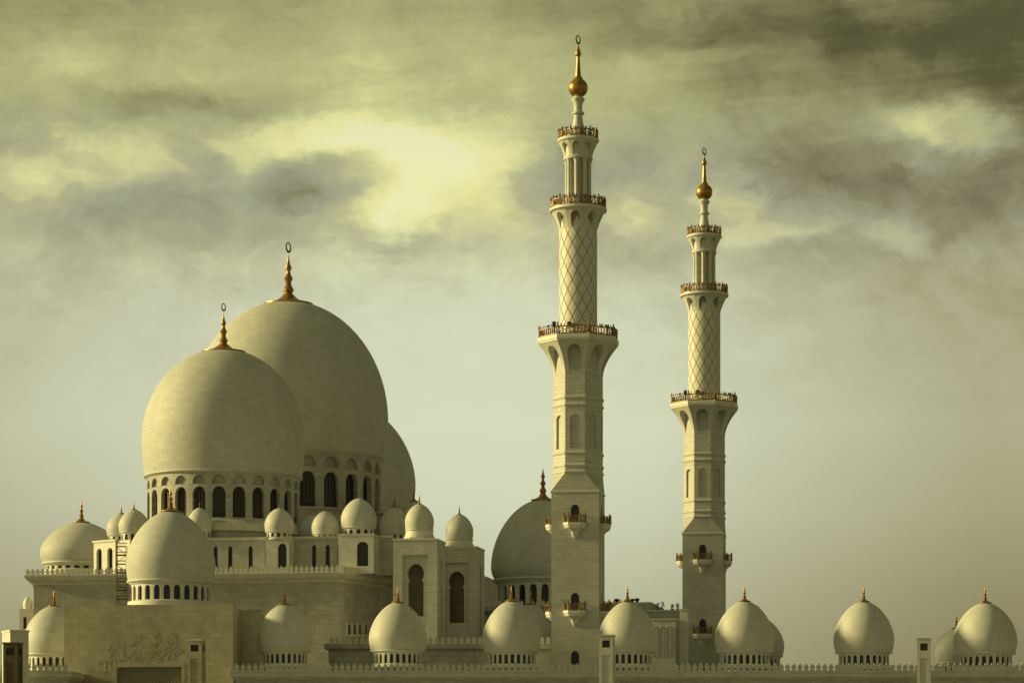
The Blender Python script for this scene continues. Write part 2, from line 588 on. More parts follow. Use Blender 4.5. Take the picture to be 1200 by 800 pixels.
def dome(label, cx, D, Rp, apex, ledge, base, fin, nb=24, eq=.26, rd=.85, point=.93, group=None, kind='small', mat=None, cres=False, fb=.42,
         win=None, phase=R(2), rb=.93, name='dome', wfrac=.30, ledge_h=None):
    """cx, Rp, apex, ledge, base, fin are photo measurements turned into metres at distance D"""
    k = D / F
    z0 = wz(base, D)
    rt = thing(name, label, 'dome', (wx(cx, D), D, z0), 0, group)
    r = Rp * k
    Z = lambda y: (base - y) * k
    zl, za = Z(ledge), Z(apex)
    ze = zl + eq * (za - zl)
    h = za - ze
    lower = bez((r * rb, zl), (r * (rb + (1 - rb) * .75), zl + (ze - zl) * .4), (r, ze - (ze - zl) * .35), (r, ze), 8)
    b1, b2, b3 = (.5523, .5523, 1.0) if kind == 'big' else (.32, .62, .93) if point < .96 else (.44, .59, .965)
    upper = bez((r, ze), (r, ze + h * b1), (r * b2, ze + h * b3), (0, za), 26)
    mb = MB()
    mb.lathe(lower + upper[1:], 72 if kind == 'big' else 48)
    shell = put('shell', mb, mat or M_SMALL, rt, 'cyl', r)
    # ledge moulding between dome and drum
    t = ledge_h or r * .05
    lo = .4 if kind == 'big' else 1.0
    mb = MB()
    mb.lathe([(r * rd * .98, zl - t * 1.9), (r * (rd + .03 * lo), zl - t * 1.7), (r * (rd + .05 * lo), zl - t * 1.1), (r * (rb + .015 * lo), zl - t * .9), (r * (rb + .035 * lo), zl - t * .45),
              (r * (rb + .03 * lo), zl), (r * (rb - .03), zl + t * .15)], 72 if kind == 'big' else 40)
    put('ledge', mb, M_TRIM, rt, 'cyl', r)
    zt = zl - t * 1.75
    mb = MB()
    if nb:
        rr = r * rd
        f = cylf(rr)
        st_ = 2 * pi / nb
        if kind == 'big':
            wt_, wb_, at_, ab_ = [Z(v) for v in win]
            zm = (wt_ + ab_) / 2
        else:
            wt_, wb_ = zt - (zt) * .10, zt * .06
            zm = zt
        wd = st_ * wfrac
        prof = arch(wd, wb_, wb_ + (wt_ - wb_) * .72, wt_, 5)
        dep = rr * .06
        for i in range(nb):
            bay(mb, f, (i - .5) * st_, (i + .5) * st_, 0, zm, i * st_, prof, dep)
            if kind == 'big':
                prof2 = arch(st_ * .33, ab_, ab_ + (at_ - ab_) * .12, at_, 5)
                bay(mb, f, (i - .5) * st_, (i + .5) * st_, zm, zt, i * st_, prof2, rr * .045, True)
        drum = put('drum', mb, M_TRIM if kind != 'big' else M_WALL, rt, 'cyl', rr, (0, 0, 0), phase)
        me = pane(f, 0, [(a * 1.05, b) for a, b in prof], dep * .96).mesh('window', M_GLASS)
        gr = MB()
        if kind == 'big':
            for q in (-.5, 0, .5): gr.box(q * wd * rr - .05, q * wd * rr + .05, -(rr - dep * .75), -(rr - dep * .85), wb_, wt_ - (wt_ - wb_) * (.14 if q else .02))
            gr.box(-wd * rr, wd * rr, -(rr - dep * .55), -(rr - dep * .7), wb_ + (wt_ - wb_) * .16, wb_ + (wt_ - wb_) * .185)
            for q in range(-4, 5): gr.box(q * wd * rr / 5 - .035, q * wd * rr / 5 + .035, -(rr - dep * .55), -(rr - dep * .65), wb_, wb_ + (wt_ - wb_) * .17)
            gme = gr.mesh('lattice', M_BRONZE)
        for i in range(nb):
            w_ = link('window', me, rt, (0, 0, 0), phase + i * st_)
            if kind == 'big': link('lattice', gme, w_)
    else:
        mb.lathe([(r * .98, 0), (r * .98, zl * .35), (r * rb, zl * .5), (r * rb, zl)], 40)
        put('drum', mb, M_WHITE, rt, 'cyl', r)
    mb = MB()
    b0 = r * (rd + .05 if nb else 1.02)
    mb.lathe([(b0 * 1.03, -r * .12), (b0 * 1.03, -.003), (b0 * .99, r * .015), (b0 * .9, r * .016)], 40)
    put('plinth', mb, M_WHITE, rt, 'cyl', r)
    Hf = (apex - fin) * k
    if cres: Hf = Hf / 1.36
    finial(rt, Hf, za, fb, cres, R(64), (r, h))
    return rt


YAW = R(-9)
e1 = (cos(YAW), sin(YAW))
e2 = (-sin(YAW), cos(YAW))

# ------------------------------------------------------------------ ground
mb = MB()
mb.poly([(-9000, -3000, 0), (9000, -3000, 0), (9000, 14000, 0), (-9000, 14000, 0)])
g = put('ground', mb, M_GROUND)
g['kind'] = 'structure'
mb = MB()
mb.poly([(-3000, -6, .004), (3000, -6, .004), (3000, 8, .004), (-3000, 8, .004)])
g = put('road', mb, M_ROAD)
g['kind'] = 'structure'

# ------------------------------------------------------------------ prayer hall
DB = 400.0
B = (wx(405, DB), DB)
Aq = (B[0] - 52.5 * e1[0], B[1] - 52.5 * e1[1])
Cq = (wx(461, 415), 415.0)
hall_poly_top = [Aq, B, Cq, (Cq[0] + 16, Cq[1] + 150), (Aq[0] - 22, Aq[1] + 160)]
hall_poly = offset(hall_poly_top, -1.5)
hall = thing('prayer_hall', 'great white prayer hall block with crenellated roofline and row of arched clerestory windows', 'mosque', (0, 0, 0))
zc0, zc1, zc2 = wz(678, DB), wz(669.5, DB), wz(661.5, DB)
mb = MB()
mb.loft(hall_poly, [(0, 0), (0, zc0 - .25)], False)
put('wall', mb, M_WALL, hall)
mb = MB()
mb.loft(hall_poly, [(-.01, zc0 - .3), (.12, zc0 - .28), (.15, zc0), (.5, zc0 + .1), (1.0, zc0 + .35), (1.35, zc0 + .75), (1.38, zc0 + .95), (1.5, zc0 + 1.0), (1.5, zc1),
                    (.95, zc1 + .02)], False)
put('cornice', mb, M_TRIM, hall)
mb = MB()
mb.loft(hall_poly, [(1.0, zc1 - .05), (.3, zc1 - .05)], True)
put('roof', mb, M_WALL, hall)
mer = merlon_mesh(.74, zc2 - zc1 + .05)
merlons(hall, offset(hall_poly_top, -.25)[0], offset(hall_poly_top, -.25)[1], zc1, .81, mer)
# plain parapet on the short right flank
pb, pc = offset(hall_poly_top, -.25)[1], offset(hall_poly_top, -.25)[2]
l = sqrt((pc[0] - pb[0]) ** 2 + (pc[1] - pb[1]) ** 2)
mb = MB()
mb.obox(((pb[0] + pc[0]) / 2, (pb[1] + pc[1]) / 2, (zc1 + zc2) / 2 - .1), (l / 2, .25, (zc2 - zc1) / 2 - .1), atan2(pc[1] - pb[1], pc[0] - pb[0]))
put('parapet', mb, M_TRIM, hall)
# four slit windows low on the right flank
hb, hc = hall_poly[1], hall_poly[2]
l = sqrt((hc[0] - hb[0]) ** 2 + (hc[1] - hb[1]) ** 2)
fd = ((hc[0] - hb[0]) / l, (hc[1] - hb[1]) / l)


def ray_u(p0, d, x):
    k = (x - 600) / F
    return (k * p0[1] - p0[0]) / (d[0] - k * d[1])


fl = lambda u, d, z: (hb[0] + fd[0] * u - d * fd[1], hb[1] + fd[1] * u + d * fd[0], z)
for x in (408.5, 414.7, 421, 428):
    u = ray_u(hb, fd, x)
    Dd = hb[1] + fd[1] * u
    z0, z1 = wz(743, Dd), wz(731, Dd)
    mb = pane(fl, u, arch(.55, z0, z0 + (z1 - z0) * .7, z1), -.02)
    w_ = put('window', mb, M_GLASS, hall)
    fr = MB()
    fr.obox((fl(u - .75, -.12, 0)[0], fl(u - .75, -.12, 0)[1], (z0 + z1) / 2), (.12, .12, (z1 - z0) / 2 + .2), atan2(fd[1], fd[0]))
    fr.obox((fl(u, -.12, 0)[0], fl(u, -.12, 0)[1], z0 - .15), (.9, .14, .12), atan2(fd[1], fd[0]))
    put('frame', fr, M_WHITE, w_)

# clerestory under the domes
DC = 410.0
c0 = (wx(165, DC), 414.0)
DC = 411.0
ctop = wz(630, DC)
clf = lambda u, d, z: (c0[0] + e1[0] * u + e2[0] * d, c0[1] + e1[1] * u + e2[1] * d, z)
cu = lambda x: ray_u(c0, e1, x)
rz_roof = zc1 - .03
cl = MB()
uend = cu(459)
wins = [(x, .36) for x in (182, 199, 216, 233, 252.5, 269.7, 293.5, 313)] + [(368, .36), (384, .36), (397.5, .3)]
us = [cu(x) for x, _ in wins]
zw0, zw1 = wz(668, DC), wz(639, DC)
segs = [0] + [(a + b) / 2 for a, b in zip(us, us[1:])] + [uend]
cpanes = []
for i, u in enumerate(us):
    pr = arch(wins[i][1], zw0, zw1 - .6, zw1)
    bay(cl, clf, segs[i], segs[i + 1], rz_roof, ctop, u, pr, .6)
    cpanes.append(pane(clf, u, pr, .58))
for a, b in ((clf(uend, 0, 0), clf(uend, 120, 0)), (clf(0, 120, 0), clf(0, 0, 0))):
    cl.poly([(a[0], a[1], rz_roof), (b[0], b[1], rz_roof), (b[0], b[1], ctop), (a[0], a[1], ctop)])
cl.poly([clf(0, 0, ctop), clf(uend, 0, ctop), clf(uend, 120, ctop), clf(0, 120, ctop)])
clo = put('clerestory', cl, M_WALL, hall)
for p_ in cpanes: put('window', p_, M_GLASS, clo)
mb = MB()
cw = [clf(-.15, -.15, 0)[:2], clf(uend + .15, -.15, 0)[:2], clf(uend + .15, .4, 0)[:2], clf(-.15, .4, 0)[:2]]
mb.loft(cw, [(0, ctop - .35), (.1, ctop - .3), (.12, ctop + .12), (0, ctop + .16)])
put('coping', mb, M_TRIM, hall)


def turret(x0, x1, proj, wx_, ww, slits, ztop):
    """a projecting bay of the clerestory that carries a small dome"""
    ua, ub = cu(x0), cu(x1)
    t = MB()
    f = lambda u, d, z: clf(u, d - proj, z)
    pr = arch(ww, wz(667, DC), wz(645, DC), wz(639, DC), 8)
    uc = cu(wx_)
    bay(t, f, ua, ub, rz_roof, ztop, uc, pr, .7)
    ps = [pane(f, uc, pr, .68)]
    rf = lambda u, d, z: clf(ub - d, u - proj, z)
    pd = proj + .4
    n = len(slits)
    for i, s_ in enumerate(slits):
        pr2 = arch(.16, wz(663, DC), wz(643, DC), wz(641, DC), 3)
        bay(t, rf, pd * i / n, pd * (i + 1) / n, rz_roof, ztop, pd * (i + .5) / n, pr2, .25)
        ps.append(pane(rf, pd * (i + .5) / n, pr2, .24))
    a, b = f(ua, pd, 0), f(ua, 0, 0)
    t.poly([(a[0], a[1], rz_roof), (b[0], b[1], rz_roof), (b[0], b[1], ztop), (a[0], a[1], ztop)])
    t.poly([f(ua, 0, ztop), f(ub, 0, ztop), f(ub, pd, ztop), f(ua, pd, ztop)])
    o = put('roof_turret', t, M_TRIM, hall)
    for p_ in ps: put('window', p_, M_GLASS, o)
    m2 = MB()
    m2.loft([f(ua, 0, 0)[:2], f(ub, 0, 0)[:2], f(ub, pd, 0)[:2], f(ua, pd, 0)[:2]], [(.003, ztop - .3), (.1, ztop - .27), (.12, ztop + .02), (0, ztop + .05)])
    put('coping', m2, M_TRIM, o)


turret(318, 345, 3.6, 337, .72, (0, 1), wz(631, DC))
turret(404, 445, 4.6, 432, .92, (0, 1, 2), wz(630, DC))

# octagonal podiums that carry the three great domes
for cx, D, rp, yb in ((262, 428, 92, 617), (338, 480, 118, 604), (412, 540, 74, 604)):
    k = D / F
    mb = MB()
    zt = wz(yb, D)
    mb.lathe([(rp * k * 1.03, ctop - .2), (rp * k * 1.03, zt - .5), (rp * k * 1.06, zt - .45), (rp * k * 1.06, zt - .1), (rp * k * 1.0, zt - .06), (0, zt - .06)],
             16, R(4), False, (wx(cx, D), D))
    put('podium', mb, M_WALL, hall)

# ------------------------------------------------------------------ great domes
dome('large bulbous marble dome with tall gilt finial, nearest of the great domes on the hall', 262, 428, 95, 409.5, 559.5, 618, 351, 24, .285, .935, .995,
     'great domes of the prayer hall', 'big', M_DOME, True, .56, (578.5, 614, 565.5, 575.5), R(3), .965, 'great_dome', .33, .22)
dome('largest and highest marble dome behind the front dome, topped by the tallest dome finial', 338, 480, 117, 353.5, 537.5, 606, 278.5, 24, .235, .93, .995,
     'great domes of the prayer hall', 'big', M_DOME, True, .50, (563, 605.5, 545.5, 558), R(1.6), .958, 'great_dome', .33, .28)
dome('great marble dome half hidden behind the right side of the largest dome', 412, 540, 75, 474, 600, 606, 425, 0, .25, .92, .995,
     'great domes of the prayer hall', 'small', M_DOME, True, .40, None, 0, .93, 'great_dome')

# ------------------------------------------------------------------ domes on the hall roof
dome('broad marble dome behind the parapet at the left end of the hall roof', 95.5, 452, 48, 611, 660, 669, 586, 24, .25, .86, .95, None, 'small', M_DOME, False, .40)
GR = 'small domes on the prayer hall roof'
for lab, cx, D, r_, ap, le, ba, fi, nb in [
    ('small dome rear left of its pair above the sunlit roof turret', 142.3, 424, 17.5, 601, 627, 636, 592, 12),
    ('small dome in front right of its pair above the sunlit roof turret', 157, 419, 18, 596.5, 624, 634, 587.5, 12),
    ('small pale dome peeping over the right shoulder of the portal dome', 234, 413, 15, 594.5, 622, 630, 589, 12),
    ('small dome with windowed drum on the turret below the middle of the great drums', 327.2, 408.5, 17.2, 595, 623, 630.5, 591, 12),
    ('shaded small dome half hidden behind the left of a paler small dome', 364, 425, 17, 602.5, 627, 634, 597, 12),
    ('low grey shaded small dome left of the biggest small roof dome', 381, 414, 16, 598.3, 625.5, 632, 594, 12),
    ('biggest of the small roof domes, on the wide arched turret at the hall corner', 420.5, 408.5, 21, 583.5, 618.5, 629.5, 579, 12),
    ('dark shaded small dome with thin finial left of the gate tower dome', 462.5, 468, 18, 593, 625, 633, 581, 12),
    ('dark dome rising directly behind the dome of the taller gate tower', 485, 477, 20, 586, 625, 633, 573, 12)]:
    dome(lab, cx, D, r_, ap, le, ba, fi, nb, .30, .84, .93, GR, name='roof_dome', wfrac=.26, mat=M_SMALL)

# sunlit turret at the left of the roof (turned towards the sun)
rt = thing('roof_pavilion', 'sunlit square roof turret with two arched openings left of the portal dome', 'turret', (wx(136, 418), 418, rz_roof), R(-38))
hw = 2.55
zt = wz(636, 418) - rz_roof
mb = MB()
pns = []
for q in range(4):
    f = facef(hw, q * pi / 2)
    pr = arch(.62, .3, zt - 1.7, zt - 1.0)
    for sgn in (-1, 1):
        bay(mb, f, min(0, sgn * hw), max(0, sgn * hw), 0, zt, sgn * hw / 2, pr, .5)
        pns.append(pane(f, sgn * hw / 2, pr, .48))
put('wall', mb, M_WHITE, rt)
for p_ in pns: put('window', p_, M_GLASS, rt)
mb = MB()
mb.loft([(-hw, -hw), (hw, -hw), (hw, hw), (-hw, hw)], [(-.01, zt - .02), (.18, zt), (.18, zt + .3), (0, zt + .34)])
mb.box(-hw + .8, hw - .8, -hw + .8, hw - .8, 0, zt + .1, 'd')
mb.box(hw + .02, hw + 3.2, -hw + .2, hw + 2.5, 0, zt + .1, 'd')
put('coping', mb, M_WHITE, rt)

# scaffold tower
rt = thing('scaffold_tower', 'narrow dark scaffold tower climbing the hall beside the portal dome', 'scaffold', (wx(142.5, 396), 396, 0))
zb, zt = wz(712, 396), wz(640, 396)
for sx in (-.75, .75):
    for sy in (-.6, .6):
        mb = MB()
        mb.tube((sx, sy, 0), (sx, sy, zt), .045)
        put('upright', mb, M_BROWN_SHADE, rt)
n = 7
for i in range(n + 1):
    z = zb + (zt - zb) * i / n
    mb = MB()
    for a, b in (((-.75, -.6), (.75, -.6)), ((.75, -.6), (.75, .6)), ((.75, .6), (-.75, .6)), ((-.75, .6), (-.75, -.6))):
        mb.tube((*a, z), (*b, z), .05)
        mb.tube((*a, z + .5), (*b, z + .5), .035)
    if i % 2 == 0: mb.box(-.72, .72, -.57, .57, z + .05, z + .1)
    put('platform', mb, M_BROWN_SHADE, rt)
    if i < n:
        mb = MB()
        s_ = 1 if i % 2 else -1
        mb.tube((-.75 * s_, -.6, z), (.75 * s_, -.6, z + (zt - zb) / n), .045)
        put('brace', mb, M_BROWN_SHADE, rt)

# far small turret beyond the left end of the hall
rt = thing('corner_turret', 'tiny white domed turret showing past the left corner of the hall', 'turret', (wx(39, 440), 440, 0), R(-5))
hw, zt = 1.9, wz(715, 440)
mb = MB()
pns = []
for q in range(4):
    f = facef(hw, q * pi / 2)
    for sgn in (-1, 1):
        pr = arch(.3, zt - 3.2, zt - 1.5, zt - 1.2)
        bay(mb, f, min(0, sgn * hw), max(0, sgn * hw), 0, zt, sgn * hw / 2, pr, .3)
        pns.append(pane(f, sgn * hw / 2, pr, .29))
put('wall', mb, M_WHITE, rt)
for p_ in pns: put('window', p_, M_GLASS, rt)
mb = MB()
mb.loft([(-hw, -hw), (hw, -hw), (hw, hw), (-hw, hw)], [(0, zt), (.12, zt + .02), (.12, zt + .2)])
put('coping', mb, M_WHITE, rt)
for sx in (-.95, .95):
    mb = MB()
    mb.lathe([(.75, zt + .2), (.75, zt + .7)] + [(r_, zt + .7 + z_) for r_, z_ in bez((.82, 0), (.95, .9), (.45, 1.55), (0, 1.8), 8)], 20, c=(sx, 0))
    put('cupola', mb, M_WHITE, rt)


# ------------------------------------------------------------------ gate towers
def gate_tower(label, xr, D, wpx, ytop, wapex, wsill, wspr, dome_args, dlabel):
    k = D / F
    w = wpx * k
    root = (wx(xr, D) - w * e1[0], D - w * e1[1])      # front left corner
    t = thing('gate_tower', label, 'tower', (root[0], root[1], 0), YAW, 'square towers with tall keyhole windows')
    zt = wz(ytop, D)
    zf1 = wz(wapex - 10, D)
    zf0 = wz(wsill + 14, D)
    fw = w * .285
    mb = MB()
    for q in range(4):
        ff = facef(w / 2, q * pi / 2, (w / 2, w / 2))
        fr = [(fw, zf0), (fw, zf1), (0, zf1)] if q % 2 == 0 else [(w * .10, zf0), (w * .10, zf1 - .8), (0, zf1)]
        bay(mb, ff, -w / 2, w / 2, 0, zt, 0, fr, .45)
    put('wall', mb, M_SHAFT, t)
    ff = facef(w / 2 - .45, 0, (w / 2, w / 2))
    pr = keyhole(w * .178, wz(wsill, D), wz(wspr, D), wz(wapex, D))
    mb = MB()
    bay(mb, ff, -fw - .02, fw + .02, zf0 - .02, zf1 + .02, 0, pr, 1.2)
    put('window_surround', mb, M_SHAFT, t)
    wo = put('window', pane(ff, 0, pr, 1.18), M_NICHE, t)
    for q in (1, 2, 3):
        ff = facef(w / 2 - .45, q * pi / 2, (w / 2, w / 2))
        mb = MB()
        a = w * .12
        if q == 2: a = fw + .02
        mb.poly([ff(-a, 0, zf0 - .05), ff(a, 0, zf0 - .05), ff(a, 0, zf1 + .05), ff(-a, 0, zf1 + .05)])
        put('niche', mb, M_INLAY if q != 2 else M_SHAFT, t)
    mb = MB()
    mb.loft([(0, 0), (w, 0), (w, w), (0, w)], [(-.01, zt - .3), (.08, zt - .28), (.1, zt), (-.1, zt + .05)])
    mb.lathe([(w * .40, zt + .02), (w * .40, zt + .25), (w * .36, zt + .3), (0, zt + .3)], 8, R(22.5), False, (w / 2, w / 2))
    put('coping', mb, M_TRIM, t)
    cx_, r_, ap, le, ba, fi = dome_args
    dome(dlabel, cx_, root[1] + w * .5, r_, ap, le, ba, fi, 0, .34, .95, .93, 'domes on the gate towers', name='tower_dome', mat=M_SMALL, rb=.94, fb=.30)


gate_tower('taller square marble gate tower with keyhole window, nearest the prayer hall', 512.3, 390, 52.8, 630.5, 659.7, 721, 678.5,
           (491.5, 17, 590, 621, 628.5, 579), 'pale dome on top of the taller left gate tower')
gate_tower('second square marble gate tower, lower and partly behind the taller one', 559.3, 407, 50.5, 639.8, 668.7, 729, 687,
           (538.3, 16.4, 602, 632, 638.5, 592), 'pale dome on top of the lower right gate tower')

# ------------------------------------------------------------------ entrance hall with its medium dome, behind the near minaret
t = thing('entrance_hall', 'low shaded hall block under the dome behind the near minaret', 'building', (0, 0, 0))
p0 = (wx(561, 458), 458.0)
f2 = lambda u, d: (p0[0] + e1[0] * u + e2[0] * d, p0[1] + e1[1] * u + e2[1] * d)
zt = wz(712, 462)
pl = [f2(0, 0), f2(25.5, 0), f2(25.5, 24), f2(0, 24)]
mb = MB()
mb.loft(pl, [(0, 0), (0, zt - 1.4), (.6, zt - 1.0), (.8, zt - .7), (.8, zt)])
put('wall', mb, M_WALL, t)
merlons(t, offset(pl, .5)[0], offset(pl, .5)[1], zt, .95, merlon_mesh(.85, 1.1))
dome('medium grey marble dome with gilt finial partly hidden by the near minaret', 636.3, 474, 61, 584, 679, 713, 548, 24, .15, .87, .965, None, 'small', M_DOME, False, .37, name='dome',
     wfrac=.31)

# ------------------------------------------------------------------ terrace between hall and arcade
DT = 376.0
t = thing('terrace', 'low crenellated roof terrace between the arcade domes and the gate towers', 'building', (0, 0, 0))
x0, x1 = wx(385, DT), wx(646, DT)
pl = [(x0, DT), (x1, DT), (x1, DT + 12), (x0, DT + 12)]
zt, zc = wz(754, DT), wz(761, DT)
mb = MB()
mb.loft(pl, [(0, 0), (0, zc), (.5, zc + .1), (.6, zc + .3), (.6, zt), (.2, zt + .02)])
put('wall', mb, M_WALL, t)
merlons(t, (x0, DT - .4), (x1, DT - .4), zt, .9, merlon_mesh(.8, wz(745, DT) - zt))

# porch with a deep shaded opening right of the portal
t = thing('porch', 'flat roofed porch with deep black opening between portal and arcade dome', 'porch', (0, 0, 0))
D = 378.0
xa, xb, xm = wx(272, D), wx(306, D), wx(300, D)
z0, zt = wz(727, D), wz(713, D)
mb = MB()
mb.box(xa, xb + .2, D - .5, D + 9, z0, zt - .25)
mb.box(xa - .2, xb + .35, D - .7, D + 9.2, zt - .245, zt)
put('lintel', mb, M_TRIM, t)
mb = MB()
mb.box(xb - .7, xb, D, D + 8.9, 0, z0 - .003)
mb.box(xa, xb - .71, D + 6, D + 8.9, 0, z0 - .003)
put('wall', mb, M_WALL, t)

# ------------------------------------------------------------------ portal with lattice screen
DP = 352.0
w = 24.2
pr0 = (wx(273, DP) - w * e1[0], DP - w * e1[1])
t = thing('portal', 'plain tan stone portal block with recessed lattice screen at the lower left', 'portal', (pr0[0], pr0[1], 0), YAW)
zt = wz(707, DP)
pu = lambda x: ray_u(pr0, e1, x)
ff = lambda u, d, z: (u, d, z)
ua, ub = pu(137), pu(213)
zl = wz(780.5, DP)
mb = MB()
bay(mb, ff, 0, w, 0, zt, (ua + ub) / 2, [((ub - ua) / 2, .5), ((ub - ua) / 2, zl), (0, zl)], .9)
mb.poly([(w, 0, 0), (w, 2.2, 0), (w, 2.2, zt), (w, 0, zt)])
mb.poly([(0, 2.2, 0), (0, 0, 0), (0, 0, zt), (0, 2.2, zt)])
mb.poly([(0, 0, zt), (w, 0, zt), (w, 2.2, zt), (0, 2.2, zt)])
mb.poly([(w, 2.2, 0), (0, 2.2, 0), (0, 2.2, zt), (w, 2.2, zt)])
put('wall', mb, M_TAN, t)
mb = MB()
mb.box(1.5, w - .8, 2.21, 22, 0, zt - .35)
put('vault_block', mb, M_TAN, t)
mb = MB()
for a, b, c_, d_ in ((ua - .45, ub + .45, zl, zl + .4), (ua - .45, ua, .5, zl - .002), (ub, ub + .45, .5, zl - .002)):
    mb.box(a, b, -.12, .1, c_, d_)
put('frame', mb, M_TAN, t)
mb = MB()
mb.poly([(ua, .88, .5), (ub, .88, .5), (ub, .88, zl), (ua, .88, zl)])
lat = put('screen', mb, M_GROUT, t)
mb = MB()
stp = .5
zlo = wz(806, DP)
hh = zl - zlo
nn = int((ub - ua + hh) / stp) + 1
for i in range(nn):
    for s_ in (1, -1):
        a = ua + i * stp if s_ == 1 else ub - i * stp
        # clip the diagonal to the opening
        pts = []
        x_, z_ = a, zlo
        xe, ze = a - s_ * hh, zl
        lo, hi_ = 0.0, 1.0
        if s_ == 1:
            if x_ > ub: lo = (x_ - ub) / hh
            if xe < ua: hi_ = (x_ - ua) / hh
        else:
            if x_ < ua: lo = (ua - x_) / hh
            if xe > ub: hi_ = (ub - x_) / hh
        if hi_ - lo < .02: continue
        P1 = (x_ + (xe - x_) * lo, .62 + .03 * s_, zlo + hh * lo)
        P2 = (x_ + (xe - x_) * hi_, .62 + .03 * s_, zlo + hh * hi_)
        mb.tube(P1, P2, .085, 5)
lo_ = put('lattice', mb, M_TAN, lat)
lo_['kind'] = 'stuff'
# carved branch relief above the screen
inl = MB()


def sprig(x, z, a, length, depth):
    n = 9
    p = (x, -.015, z)
    for i in range(n):
        a += random.uniform(-.32, .32)
        q = (p[0] + cos(a) * length / n, -.015, p[2] + sin(a) * length / n)
        inl.tube(p, q, .035 * (1 - .5 * i / n), 5)
        if i % 2 == 1:
            for s_ in (-1, 1):
                b = a + s_ * random.uniform(.6, 1.1)
                ll = random.uniform(.28, .5)
                m_ = (q[0] + cos(b) * ll * .5, -.03, q[2] + sin(b) * ll * .5)
                e_ = (q[0] + cos(b) * ll, -.02, q[2] + sin(b) * ll)
                nx, nz = -sin(b) * ll * .22, cos(b) * ll * .22
                inl.poly([(q[0], -.02, q[2]), (m_[0] - nx, -.03, m_[2] - nz), e_, (m_[0] + nx, -.03, m_[2] + nz)])
        p = q
        if depth and i in (2, 4, 6): sprig(p[0], p[2], a + random.choice((-1, 1)) * random.uniform(.5, 1.0), length * .5, depth - 1)


for x, y, an in ((114, 775, .5), (120, 758, -.5), (128, 770, 1.2), (140, 772, .3), (146, 755, .1), (158, 772, 1.3), (165, 768, .2), (178, 770, 1.4), (186, 770, .5), (196, 772, 1.6)):
    sprig(pu(x), wz(y, DP), an, 2.7, 2)
put('floral_relief', inl, M_INLAY, t)

dome('big marble dome with windowed drum standing on the tan portal block', 200, 365, 52, 597.5, 681, 705.5, 571, 24, .26, .885, .93, None, 'small', M_DOME, False, .42, name='portal_dome', wfrac=.31,
     rb=.955)

# ------------------------------------------------------------------ arcade along the front
DA = 345.0
mer_a = merlon_mesh(.78, 1.1, .3)
ztop, zcor, zln = wz(786, DA), wz(792.5, DA), wz(794.5, DA)


def arcade(xa, xb, label, dep=16):
    a, b = wx(xa, DA), wx(xb, DA)
    t = thing('arcade', label, 'wall', (a, DA, 0), 0, 'arcade wings along the front of the mosque')
    l = b - a
    pl = [(0, 0), (l, 0), (l, dep), (0, dep)]
    mb = MB()
    bw = 4.2
    n = max(1, int(l / bw))
    f = lambda u, d, z: (u, d, z)
    for i in range(n):
        pr = keyhole(1.15, .2, 5.6, 8.4)
        bay(mb, f, l * i / n, l * (i + 1) / n, 0, zln - .25, l * (i + .5) / n, pr, 1.4)
    for q in ((1, 2), (2, 3), (3, 0)):
        p, r_ = pl[q[0]], pl[q[1]]
        mb.poly([(*p, 0), (*r_, 0), (*r_, zln - .25), (*p, zln - .25)])
    put('wall', mb, M_WALL, t)
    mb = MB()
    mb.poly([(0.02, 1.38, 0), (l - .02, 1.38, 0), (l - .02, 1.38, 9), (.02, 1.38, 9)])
    put('inner_wall', mb, M_BROWN_SHADE, t)
    mb = MB()
    mb.loft(pl, [(0.01, zln - .3), (.35, zln - .05), (.35, zln + .02), (.6, zcor - .02), (.62, ztop - .22), (.7, ztop - .2), (.7, ztop - .01), (.3, ztop)])
    put('cornice', mb, M_TRIM, t)
    merlons(t, (-.2, -.45), (l + .2, -.45), ztop, .828, mer_a)
    return t


arcade(276, 1330, 'long crenellated arcade wall running under the row of domes right of the portal')
arcade(-120, 79, 'short crenellated arcade wall left of the portal', 38)

GA = 'domes along the front arcade roof'
for lab, cx, D, r_, ap, le, ba, fi in [
    ('arcade dome left of the tan portal, cut off by its edge', 63.5, 372, 36, 708.5, 766, 782, 691),
    ('shaded arcade dome just right of the tan portal', 333.4, 358, 32, 706.5, 762, 778, 689),
    ('arcade dome in front of the taller gate tower', 466.3, 353, 34, 704.5, 762, 778, 687),
    ('arcade dome left of the near minaret, in front of the medium grey dome', 599.5, 353, 34.2, 703, 762.5, 778.5, 685.5),
    ('arcade dome just right of the near minaret, behind a white lantern pillar', 735.3, 353, 34.2, 703.5, 762.5, 778.5, 685.5),
    ('arcade dome at the right foot of the far minaret', 872.5, 353, 34.8, 703.2, 763, 779, 685.5),
    ('arcade dome standing alone against the sky right of the minarets', 1012.3, 353, 35.4, 703.7, 763.5, 780, 686),
    ('last arcade dome at the right edge of the view', 1154.5, 353, 37.2, 705, 764.5, 781.5, 687)]:
    dome(lab, cx, D, r_, ap, le, ba, fi, 24, .25, .83, .93, GA, mat=M_DOME if False else M_SMALL, name='arcade_dome', wfrac=.29, fb=.42)
GB = 'domes of the arcade across the courtyard'
for lab, cx, D, r_, ap, le, ba, fi in [
    ('rear courtyard dome between the near minaret and the arcade dome on its left', 622, 415, 27, 706, 762, 775, 690),
    ('rear courtyard dome peeping out right behind the dome at the far minaret foot', 889, 425, 30, 722, 768, 781, 708),
    ('rear courtyard dome left behind the last dome at the right edge', 1121, 430, 27, 735, 776, 788, 720)]:
    dome(lab, cx, D, r_, ap, le, ba, fi, 24, .25, .84, .93, GB, name='arcade_dome', mat=M_SMALL, wfrac=.28)
t = thing('rear_arcade', 'far arcade roof across the courtyard, hidden behind the front parapet', 'building', (0, 0, 0))
mb = MB()
